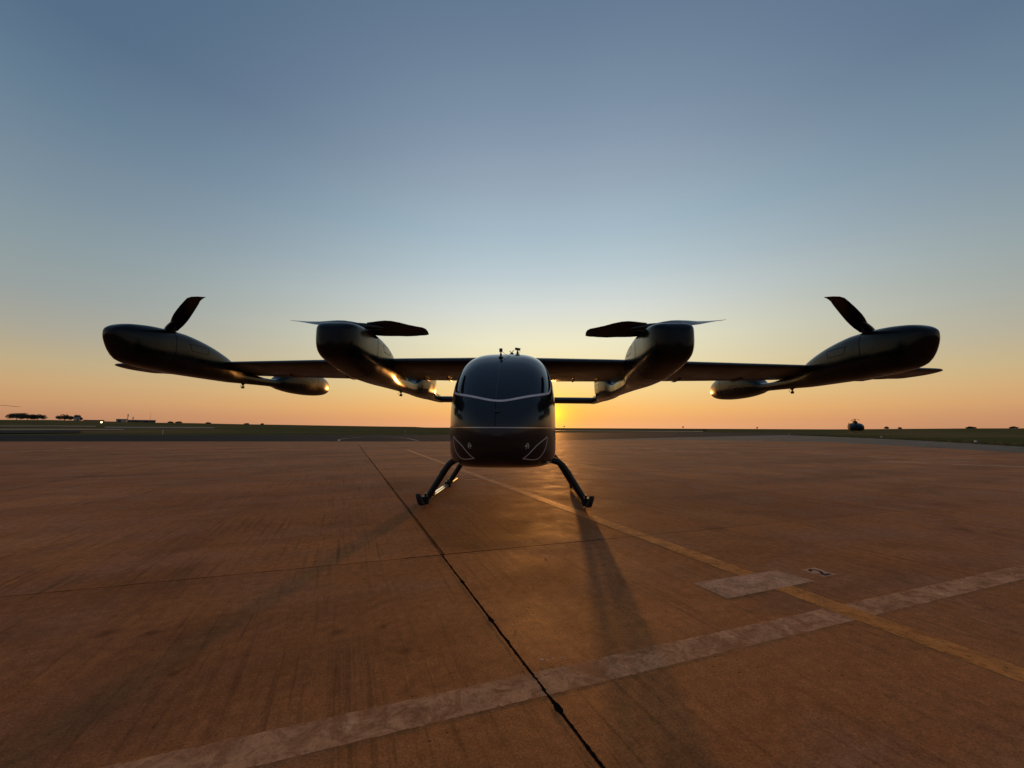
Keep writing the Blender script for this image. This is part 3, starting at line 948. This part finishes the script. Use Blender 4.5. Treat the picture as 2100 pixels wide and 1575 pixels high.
def blade_mesh(R=1.0, ccw=1, cw=1.0, arch=0.0):
    """one blade along +X, root at the hub; twisted, with a swept pointed tip"""
    st = [(.04, .19, 34, .044, 0), (.12, .205, 38, .036, 0), (.20, .230, 38, .028, 0), (.30, .255, 36, .021, .004), (.40, .268, 32, .017, .006), (.52, .266, 27, .014, .006), (.66, .256, 22, .011, .004),
          (.80, .240, 17, .009, 0), (.88, .220, 15, .008, -.002), (.935, .185, 14, .007, -.024), (.972, .120, 13, .005, -.064), (1.0, .022, 12, .003, -.124)]
    rings = []
    AFB = [(0, 0), (.05, .5), (.25, 1), (.6, .7), (1, .06), (1, -.06), (.6, -.4), (.25, -.6), (.05, -.4)]
    for (r, ch, tw, tk, sw) in st:
        ring = []; ch *= cw; lift = arch * math.sin(min(1, r / .7) * math.pi)
        for (x, t_) in AFB:
            yy = (.38 - x) * ch + sw; zz_ = t_ * tk + .06 * r * r * .3
            a = R_(tw); ring.append(Vector((r * R, (yy * math.cos(a) - t_ * tk * math.sin(a)) * ccw, yy * math.sin(a) + t_ * tk * math.cos(a) + .02 * r + lift)))
        rings.append(ring)
    m2 = MB(); m2.loft(rings); return m2


def make_rotor(pos, ang, sg, cant=0.0, mast=.12, R=.99, cw=1.0, arch=0.0, hub=False):
    """two-bladed lift rotor; ang is the blade direction, sg mirrors left and right"""
    M = Matrix.Translation(pos) @ Matrix.Rotation(cant, 4, 'Y')
    m2 = MB()
    m2.tube([M @ Vector((0, 0, -mast)), M @ Vector((0, 0, -.03))], [.065, .055], 20)
    m2.tube([M @ Vector((0, 0, -.035)), M @ Vector((0, 0, -.01)), M @ Vector((0, 0, .025)), M @ Vector((0, 0, .042))], [.07, .085, .075, .03], 20)
    if hub:
        Mh = M @ Matrix.Rotation(ang, 4, 'Z'); rg_ = []
        for q in [-1, -.97, -.9, -.75, -.5, -.2, .2, .5, .75, .9, .97, 1]:
            w_ = math.sqrt(max(0.0, 1 - q * q)) * .9 + .02
            rg_.append([Mh @ Vector((q * .30, math.cos(a) * .085 * w_, .012 + math.sin(a) * .058 * w_)) for a in [2 * math.pi * k / 14 for k in range(14)]])
        m2.loft(rg_)
    ro = part(m2, 'rotor', BLADE, ang=40)
    for k in (0, math.pi):
        b = blade_mesh(R, sg, cw, arch)
        Mr = M @ Matrix.Rotation(ang + k, 4, 'Z')
        b.v = [Mr @ p for p in b.v]
        part(b, 'blade', BLADE, ro, ang=40)
    return ro


for sg in (-1, 1):
    make_boom(INNER, 2.25, sg, .70)
    make_boom(OUTER, 5.45, sg, .58)
    a_in = math.atan2(.33, -sg * .95)        # inboard blade points away from the viewer
    make_rotor(bk((sg * 2.18, 5.72, 2.715)), a_in, sg, cw=1.25, arch=.028, hub=True)
    a_out = math.atan2(-.5, -sg * .87)
    make_rotor(bk((sg * 5.46, 5.88, 2.715)), a_out, sg, cant=sg * R_(23), R=1.08, cw=.72, hub=True)
    make_rotor(bk((sg * 2.25, 9.45, 2.66)), R_(100) if sg < 0 else R_(80), sg, mast=.16)
    make_rotor(bk((sg * 5.45, 9.65, 2.74)), math.atan2(-.45, -sg * .9), -sg, cant=-sg * R_(2), mast=.2)
    # small blade antenna above the wing and boom pylons tying the boom to the wing
    m2 = MB(); m2.loft([[bk((sg * 2.62 + dx, 7.2 + dy, z)) for dx, dy in ((-.012, 0), (0, -.05), (.012, 0), (0, .07))] for z, in ((2.40,), (2.52,))])
    part(m2, 'wing_antenna', DKPLASTIC, wing)

# landing gear
def arc_pts(sg, y):
    return [Vector((sg * .45, y, .70)), Vector((sg * .62, y, .705)), Vector((sg * .74, y, .70)), Vector((sg * .82, y, .675)), Vector((sg * .885, y, .62)), Vector((sg * .95, y, .53)),
            Vector((sg * 1.05, y, .37)), Vector((sg * 1.15, y, .21)), Vector((sg * 1.215, y, .10))]


for y in (6.08, 7.75):
    mb = MB(); mb.tube(arc_pts(-1, y)[::-1] + arc_pts(1, y), .050, 14)
    gear = part(mb, 'cross_tube', GEAR, ang=50)
    for sg in (-1, 1):
        m2 = MB(); m2.tube([Vector((sg * .96, y - .005, .515)), Vector((sg * .975, y - .005, .49))], .056, 12); part(m2, 'cuff', GEAR, gear, ang=40)
for sg in (-1, 1):
    m2 = MB()
    pts = [Vector((sg * 1.235, y, .07)) for y in (5.98, 6.4, 7.0, 7.7, 8.3, 8.6)]
    m2.tube(pts, .040, 14); sk = part(m2, 'skid', GEAR, ang=50)
    # wide flat toe standing up at the front
    m2 = MB(); rg_ = []
    for (y, z, w, th) in ((6.10, .035, .030, .06), (6.00, .03, .036, .06), (5.92, .035, .038, .06), (5.86, .07, .037, .055), (5.835, .12, .036, .05), (5.825, .18, .035, .045), (5.83, .212, .028, .03)):
        lean = sg * (z - .05) * .28
        rg_.append([Vector((sg * 1.245 + lean + dx * w, y + dy * th, z + dz * .0)) for dx, dy, dz in ((-1, -.5, 0), (-.6, -.75, 0), (.6, -.75, 0), (1, -.5, 0), (1, .5, 0), (.6, .7, 0), (-.6, .7, 0), (-1, .5, 0))])
    m2.loft(rg_); part(m2, 'skid_toe', RUBBER, sk, ang=45)
    # polished wear plates that catch the sky
    for (y0, y1) in ((6.02, 6.30), (6.62, 7.28)):
        m2 = MB(); vs = []
        rg_ = [[Vector((sg * 1.235 - sg * .0425 * math.cos(a), y, .07 + .0425 * math.sin(a))) for a in [R_(20), R_(45), R_(70), R_(95), R_(120)]] for y in (y0, y1)]
        m2.loft(rg_, cap=False, closed=False); part(m2, 'wear_plate', TAPE, sk, ang=80)
    for y in (6.08, 7.75):
        m2 = MB(); m2.box((sg * 1.225, y, .085), (.115, .16, .11)); m2.box((sg * 1.20, y, .15), (.09, .10, .06)); part(m2, 'clamp', GEAR, sk, ang=30)
        for dy in (-.06, .06):
            m2 = MB(); m2.tube([Vector((sg * 1.20, y + dy, .13)), Vector((sg * 1.20, y + dy, .175))], .009, 8); part(m2, 'bolt', STEEL, sk, ang=40)
            m2 = MB(); m2.tube([Vector((sg * 1.175, y + dy, .05)), Vector((sg * 1.16, y + dy, .05))], .012, 8); part(m2, 'bolt', STEEL, sk, ang=40)
    m2 = MB(); m2.box((sg * 1.215, 6.45, .115), (.05, .10, .07)); m2.box((sg * 1.215, 6.52, .16), (.02, .03, .07)); part(m2, 'tie_down', GEAR, sk, ang=30)
    m2 = MB(); m2.box((sg * 1.19, 5.93, .016), (.03, .03, .03)); part(m2, 'foot_pad', STEEL, sk, ang=30)

# ------------------------------------------------------------------ small cameras fixed on the aircraft


def action_camera(base, up_len, hang, label, yaw, size=(.048, .03, .058), tilt=0.0, red=False, cable=None, group=None):
    root = empty('action_camera', base)
    tag(root, label, 'camera', group)
    sgn = -1 if hang else 1
    m2 = MB(); m2.tube([(0, 0, 0), (0, 0, sgn * .012), (0, 0, sgn * .02)], [.036, .034, .012], 16)
    sharp(m2.build('suction_base', DKPLASTIC, root), 40)
    m2 = MB(); m2.tube([(0, 0, sgn * .015), (0, 0, sgn * up_len * .55), (0, 0, sgn * up_len)], [.017, .011, .008], 10); m2.box((0, 0, sgn * up_len * .55), (.03, .02, .022))
    sharp(m2.build('stem', REDPLASTIC if red else DKPLASTIC, root), 40)
    Rt = Matrix.Rotation(yaw, 3, 'Z') @ Matrix.Rotation(tilt, 3, 'X')
    m2 = MB(); m2.box((0, 0, sgn * (up_len + size[2] / 2)), size, Rt)
    b = m2.build('camera_body', DKPLASTIC, root)
    bv = b.modifiers.new('b', 'BEVEL'); bv.width = .004; bv.segments = 2
    m2 = MB(); c = Vector((0, 0, sgn * (up_len + size[2] / 2))); d = Rt @ Vector((0, -1, 0))
    m2.tube([c + d * size[1] * .45 + Rt @ Vector((.008, 0, .012)), c + d * (size[1] * .5 + .008) + Rt @ Vector((.008, 0, .012))], .011, 12)
    sharp(m2.build('lens', GLASS, b), 40)
    if cable:
        m2 = MB(); m2.tube(cable, .0028, 6); m2.build('cable', DKPLASTIC, root, True)
    return root


def bez(a, b, c, d, n=14):
    a, b, c, d = map(Vector, (a, b, c, d)); return [a * (1 - t) ** 3 + b * 3 * t * (1 - t) ** 2 + c * 3 * t * t * (1 - t) + d * t ** 3 for t in [k / n for k in range(n + 1)]]


def roof(x, y):
    h = bvh.ray_cast(Vector((x, y, 4)), Vector((0, 0, -1))); return h[0]


pA = roof(-.045, 5.55)
action_camera(pA, .085, False, 'boxy action camera on reddish stem at the front of the cabin roof', R_(8), size=(.046, .03, .052), red=True,
              cable=bez((.02, .01, .09), (.09, .02, .03), (.12, .03, .02), (.16, .10, .028)))
pB = roof(.185, 6.05)
action_camera(pB, .070, False, 'action camera tilted left on the cabin roof behind the boxy one', R_(80), size=(.045, .075, .036), tilt=R_(12),
              cable=bez((.01, .0, .09), (.06, 0, .08), (.05, 0, .03), (.0, .0, .02)))
pC = roof(.09, 6.15)
m2 = MB(); m2.tube([(0, 0, 0), (0, 0, .015), (0, 0, .04)], [.05, .035, .012], 12); m2.tube([(0, 0, .03), (.03, 0, .075)], .006, 8); m2.tube([(0, 0, .03), (-.035, 0, .06)], .006, 8)
o = m2.build('roof_bracket', DKPLASTIC, None, True, pC); tag(o, 'small low bracket on the cabin roof between the two cameras', 'bracket')
for (c, y, tab, sg, lab, yaw) in ((5.45, 7.55, OUTER, -1, 'action camera hanging under the leftmost boom', .3), (2.25, 7.75, INNER, -1, 'action camera hanging under the inner boom left of the nose', 1.2),
                                  (5.45, 7.62, OUTER, 1, 'action camera hanging under the rightmost boom', -.7)):
    zb = smooth_tab(tab, [y])[0][2]
    b = bk((sg * c, y, zb + .004))
    action_camera(b, .055, True, lab, yaw, size=(.05, .036, .045), tilt=R_(10), group='cameras under the booms', cable=bez((0, 0, -.01), (-.09, 0, -.03), (-.07, 0, -.09), (0, 0, -.08)))

# ------------------------------------------------------------------ distance: helicopters


def helicopter(loc, rz, label, S=1.0, rot_ang=0.4, wide=1.0, fin=1.1):
    root = empty('helicopter', loc, rz); tag(root, label, 'helicopter')
    T = lambda m_: setattr(m_, 'v', [p * S for p in m_.v]) or m_
    tab = [(-2.3, .02, 1.15, 1.05), (-2.2, .35, 1.45, .80), (-1.9, .62, 1.85, .60), (-1.4, .82, 2.20, .48), (-.7, .92, 2.42, .42), (.2, .92, 2.48, .42), (1.0, .85, 2.42, .55), (1.7, .62, 2.25, .95), (2.4, .35, 2.05, 1.4)]
    yy = [-2.3 + .1 * k for k in range(48)]
    m2 = MB(); m2.loft([[Vector((x * wide, y, z)) for x, z in supers(w, (t_ + b) / 2 - .1, t_, b, 2.6, 3, 28)] for y, (w, t_, b) in zip(yy, smooth_tab(tab, yy))])
    fu = sharp(T(m2).build('fuselage', FAR_DARK, root), 50)
    m2 = MB(); m2.loft([[Vector((x * wide * 1.012, y - .012, z)) for x, z in supers(w, (t_ + b) / 2 - .1, t_ + .01, b, 2.6, 3, 28)[1:14]] for y, (w, t_, b) in list(zip(yy, smooth_tab(tab, yy)))[3:14]], cap=False, closed=False)
    sharp(T(m2).build('windshield', GLASS, fu), 60)
    m2 = MB(); m2.tube([(0, 2.2, 1.75), (0, 4.5, 1.9), (0, 6.6, 2.05)], [.30, .2, .12], 14); sharp(T(m2).build('tail_boom', FAR_DARK, root), 50)
    m2 = MB(); m2.loft([[Vector((dx, 6.2 + k * .45 + dy, 2.0 + k * fin)) for dx, dy in ((-.05, .3), (0, 0), (.05, .3), (0, .7))] for k in (0, 1)]); T(m2).build('tail_fin', FAR_DARK, root)
    m2 = MB(); m2.box((.18, 6.6, 2.0 + fin * .45), (.03, .14, 1.4 * fin), Matrix.Rotation(.5, 3, 'X')); T(m2).build('tail_rotor', FAR_DARK, root)
    m2 = MB(); m2.tube([(0, -.9, 2.42), (0, -.6, 2.62), (0, .6, 2.72), (0, 1.6, 2.5)], [.2, .36, .40, .22], 14); sharp(T(m2).build('engine_cowling', FAR_DARK, root), 50)
    m2 = MB(); m2.tube([(0, -.1, 2.9), (0, -.1, 3.42)], [.12, .08], 10); m2.tube([(0, -.1, 3.36), (0, -.1, 3.5)], .17, 10); mast_ = sharp(T(m2).build('rotor_mast', FAR_DARK, root), 40)
    for k in (0, 1):
        a = rot_ang + math.pi * k
        m2 = MB(); rg_ = []
        for r in (.2, 1.5, 3, 4.2, 5.0):
            dz = -.02 * r * r * .6
            rg_.append([Vector((0, -.1, 3.45 + dz)) + Matrix.Rotation(a, 3, 'Z') @ Vector((r, dy, zz_)) for dy, zz_ in ((-.13, 0), (-.05, .02), (.13, 0), (-.05, -.012))])
        m2.loft(rg_); T(m2).build('rotor_blade', FAR_DARK, mast_)
    for sx in (-1, 1):
        m2 = MB(); m2.tube([(sx * 1.05, -2.2, .22), (sx * 1.05, -1.9, .06), (sx * 1.05, 1.6, .06)], .05, 8); sk_ = T(m2).build('skid', FAR_DARK, root, True)
        for y in (-1.1, .9):
            m2 = MB(); m2.tube([(sx * .5, y, .5), (sx * .9, y, .35), (sx * 1.05, y, .06)], .04, 8); T(m2).build('strut', FAR_DARK, sk_, True)
    return root


def polar(az, r, dz=0.0):
    a = R_(az); x = .36 + r * math.sin(a); y = r * math.cos(a); return (x, y, ground_z(x, y) + dz)


helicopter(polar(39.15, 190, -.05), R_(-39.15 + 12), 'small dark parked helicopter on the grass skyline at right', 1.4, rot_ang=R_(51 + 9 + 27.15), wide=1.7, fin=.6)
# a second one just beyond the left edge: only its rotor blade reaches into view
ph = (-57.3, 35.6, -.02)
helicopter(ph, R_(100), 'helicopter past the left edge with only its drooping blade tip showing', 1.0, rot_ang=R_(29 - 100))

# trees on the left rise


def tree(az, r, h, w, label, seed, lean=0.0, group=None):
    rng_ = random.Random(seed)
    base = polar(az, r, -.2)
    root = empty('tree', base); tag(root, label, 'tree', group)
    m2 = MB()
    m2.tube([(0, 0, 0), (.1, 0, h * .22), (.15 + lean, 0, h * .45)], [.35, .28, .2], 8)
    for k in range(6):
        a = rng_.uniform(0, 6.28); l = w * rng_.uniform(.2, .36)
        m2.tube([(.1, 0, h * .2), (l * .5 * math.cos(a), l * .5 * math.sin(a), h * .42), (l * math.cos(a), l * math.sin(a), h * .68)], [.18, .12, .05], 6)
    m2.build('trunk', BARK, root, True)
    vs = []; fs = []
    lobes = []
    for k in range(24):
        a = rng_.uniform(0, 6.28); q = math.sqrt(rng_.random()) * w * .42
        lobes.append((Vector((q * math.cos(a), q * math.sin(a), h * (.30 + .42 * rng_.random() * (1 - (q / (w * .5)) ** 2) + .12 * (1 - (q / (w * .5)) ** 2)))), w * rng_.uniform(.12, .18), h * rng_.uniform(.20, .27)))
    for (c, rw, rh) in lobes:
        for k in range(150):
            d = Vector((rng_.gauss(0, 1), rng_.gauss(0, 1), rng_.gauss(0, 1))).normalized() * rng_.uniform(.55, 1.08)
            p = c + Vector((d.x * rw, d.y * rw, d.z * rh))
            s = rng_.uniform(.22, .5); n = Vector((rng_.gauss(0, 1), rng_.gauss(0, 1), rng_.gauss(0, 1))).normalized(); t_ = n.orthogonal().normalized() * s; b_ = n.cross(t_).normalized() * s * .7
            i = len(vs); vs += [p + t_, p + b_, p - t_, p - b_]; fs.append((i, i + 1, i + 2, i + 3))
    mesh_obj('crown', vs, fs, LEAF, root)
    return root


tree(-54.50, 780, 10.8, 19, 'tallest dark round tree at the left end of the rise', 1)
tree(-53.90, 800, 9.4, 17, 'flat-topped dark tree in the middle of the left clump', 2)
tree(-53.30, 790, 8.9, 17, 'broad dark tree at the right end of the left clump', 3)
tree(-51.65, 800, 9.6, 17, 'wide dark tree on the rise just left of the small house', 4)
tree(-50.88, 830, 9.2, 13, 'dark tree behind the small house on the rise', 5)
for (az, r, h, w, lab, sd_) in ((-43.9, 800, 2.6, 7, 'low dark bush right of the long shed', 11), (-43.2, 805, 3.0, 8, 'larger low bush right of the long shed', 12), (-40.6, 800, 2.2, 8, 'low bush on the left skyline above the grass slope', 13),
                            (-36.9, 800, 2.4, 7, 'low bush beside the skyline left of the wing pod', 14), (-35.3, 790, 2.4, 5, 'small bush on the skyline under the left wing pod', 15)):
    o = tree(az, r, h, w, lab, sd_)

# small house and long shed on the rise


def shed(az, r, w, d, h, wallm, label, rise=.6, name='building', doors=()):
    base = polar(az, r, -.3); root = empty(name, base, R_(-az)); tag(root, label, 'building')
    m2 = MB(); m2.box((0, 0, h / 2), (w, d, h)); m2.build('wall', wallm, root)
    m2 = MB(); hw = w / 2 + .4; hd = d / 2 + .5
    m2.add([(-hw, -hd, h), (hw, -hd, h), (hw, hd, h), (-hw, hd, h), (-hw, 0, h + rise), (hw, 0, h + rise)], [(0, 1, 5, 4), (2, 3, 4, 5), (0, 4, 3), (1, 2, 5), (0, 3, 2, 1)])
    m2.build('roof', ROOFM, root)
    for (x, ww, hh) in doors:
        m2 = MB(); m2.box((x, -d / 2 - .03, hh / 2 + .3), (ww, .08, hh)); m2.build('door', BOARD, root)
    return root


shed(-50.85, 770, 5.5, 6, 4.2, WALLP, 'small pale house in front of the dark trees', 1.2, doors=((.8, 1.2, 2.2),))
shed(-49.7, 800, 20, 8, 1.9, WALLD, 'low dark flat shed right of the small house', .2)
shed(-47.75, 800, 11, 10, 4.4, WALLP, 'pale gable end of the long shed on the skyline', .4, doors=((-2, 3, 3),))
shed(-46.2, 805, 30, 12, 3.6, WALLD, 'long low dark shed on the left skyline', .8, doors=((-6, 4, 3), (5, 4, 3)))


def pole(az, r, h, rad, label, head=False, name='pole', lit=False, mat_=WALLD):
    root = empty(name, polar(az, r, -.2)); tag(root, label, 'pole' if not lit else 'lamp')
    m2 = MB(); m2.tube([(0, 0, 0), (0, 0, h * .5), (0, 0, h)], [rad, rad * .8, rad * .6], 8); m2.build('shaft', mat_, root, True)
    if head:
        m2 = MB()
        for k in range(4): m2.box((0, 0, h - .4 - .9 * k), (1.5 - .12 * k, .7, .6))
        m2.build('antenna_panel', WALLP, root)
    if lit:
        m2 = MB(); m2.tube([(0, -.1, h - .35), (0, -.1, h - .15), (0, -.1, h + .15), (0, -.1, h + .35)], [.1, .42, .42, .1], 12); m2.build('lamp_head', LAMP, root, True)
    return root


pole(-47.30, 790, 11.6, .5, 'taller of two antenna poles by the long shed', True, 'antenna_pole')
pole(-46.90, 790, 8.2, .45, 'shorter of two antenna poles by the long shed', True, 'antenna_pole')
pole(-45.57, 800, 17.5, .12, 'thin tall mast right of the long shed', False, 'mast')
pole(-49.15, 300, 1.6, .08, 'lit yellowish lamp shining on the left slope', False, 'lamp_post', True)
for (az, r, h, lab) in ((-44.45, 72, .95, 'thin pale marker post in the grass on the left'), (-17.85, 68, .85, 'thin white marker post in the grass left of the nose')):
    pole(az, r, h, .03, lab, False, 'marker_post', mat_=POSTW)


def board(az, r, h, w, bh, label, m_=BOARD):
    root = empty('marker_board', polar(az, r, -.1), R_(-az)); tag(root, label, 'sign')
    m2 = MB(); m2.box((-w * .3, 0, h / 2), (.05, .05, h)); m2.box((w * .3, 0, h / 2), (.05, .05, h)); m2.build('post', BOARD, root)
    m2 = MB(); m2.box((0, -.06, h + bh / 2), (w, .06, bh)); m2.build('panel', m_, root)
    return root


board(5.23, 240, 1.75, .75, .75, 'dark square board on the skyline nearest the low sun')
board(21.4, 240, 1.65, .75, .75, 'dark square board on the skyline right of the sun')
board(29.9, 240, 1.4, .7, .7, 'dark square board on the skyline under the right wing')
board(23.95, 150, .25, 1.1, .95, 'rusty square board standing low beside the taxiway', BOARD_OR)
for (az, r, h, w, lab, sd_) in ((41.6, 800, 3.8, 5, 'small lone tree on the skyline right of the helicopter', 21), (42.6, 800, 2.6, 4, 'second tiny tree on the skyline right of the helicopter', 22),
                            (47.4, 800, 2.8, 9, 'low bush on the far right skyline', 23), (49.9, 800, 2.6, 7, 'low bush at the right edge of the skyline', 24)):
    tree(az, r, h, w, lab, sd_)

# pale strips of pavement far off on the left slope, catching the light
def drape(name, az0, az1, r0_, r1_, m_, label, dz=.12):
    vs = []; fs = []; n = 16
    for k in range(n + 1):
        az = az0 + (az1 - az0) * k / n
        for r in (r0_, (r0_ + r1_) / 2, r1_): vs.append(polar(az, r, dz))
        if k:
            a = 3 * k - 3; fs += [(a, a + 3, a + 4, a + 1), (a + 1, a + 4, a + 5, a + 2)]
    structure(mesh_obj(name, vs, fs, m_, smooth=True), label)


TAN = mat('tan_earth', (.16, .098, .055), .9, noise_amt=.25, noise_scale=.1)
PAVE = mat('far_pavement', (.13, .10, .08), .7, noise_amt=.15, noise_scale=.3)
drape('path', -62, -49.5, 215, 250, TAN, 'tan earth track on the left slope, upper one')
drape('path', -62, -47.5, 130, 158, TAN, 'tan earth track on the left slope, lower one')
drape('runway', -62, -50.5, 92, 122, ASPH, 'dark far runway strip at the left edge')
drape('runway', -48.9, -40, 190, 225, PAVE, 'pale far runway strip catching the light')
drape('runway', 2, 24, 150, 172, PAVE, 'pale strip of far runway under the sun', .06)

# verge of the right-hand grass: rough tufts along its edge
mb = MB(); rng = random.Random(3)
edge = [(49.99, 75.91), (49.31, 65.46), (46.44, 53.32), (42.6, 43.13), (39.31, 35.64), (36.62, 30.37), (60, 24), (90, 15)]
vs = []; fs = []
for (a, b) in zip(edge, edge[1:]):
    ln = math.hypot(b[0] - a[0], b[1] - a[1])
    for k in range(int(ln * 130)):
        q = rng.random(); d = abs(rng.gauss(0, 1)) * 5.0 if rng.random() < .5 else rng.random() * .8
        x = a[0] + (b[0] - a[0]) * q + d * .85; y = a[1] + (b[1] - a[1]) * q + d * .5
        h = rng.uniform(.05, .20) * (1.25 if d < .8 else .8); w = rng.uniform(.02, .06)
        an = rng.uniform(0, 6.28); lx, ly = rng.uniform(-.08, .08), rng.uniform(-.08, .08)
        i = len(vs); vs += [(x - w * math.cos(an), y - w * math.sin(an), -.03), (x + w * math.cos(an), y + w * math.sin(an), -.03), (x + lx, y + ly, h - .03)]; fs.append((i, i + 1, i + 2))
o = mesh_obj('grass_tufts', vs, fs, BLADES); tag(o, 'rough dry grass tufts along the right-hand verge', 'grass', kind='stuff')
# low edge lights along that verge
for i, (x, y, lab) in enumerate(((50.3, 76.5, 'farthest pale edge light at the tip of the grass verge'), (46.3, 52.6, 'pale edge light half way along the grass verge'), (39.0, 35.3, 'nearest pale edge light on the grass verge'))):
    root = empty('edge_light', (x, y, -.03)); tag(root, lab, 'light')
    m2 = MB(); m2.tube([(0, 0, 0), (0, 0, .16)], .03, 8); m2.build('stem', BOARD, root)
    m2 = MB(); m2.tube([(0, 0, .15), (0, 0, .2), (0, 0, .28), (0, 0, .31)], [.09, .10, .08, .03], 12); m2.build('lamp_head', POSTW, root, True)
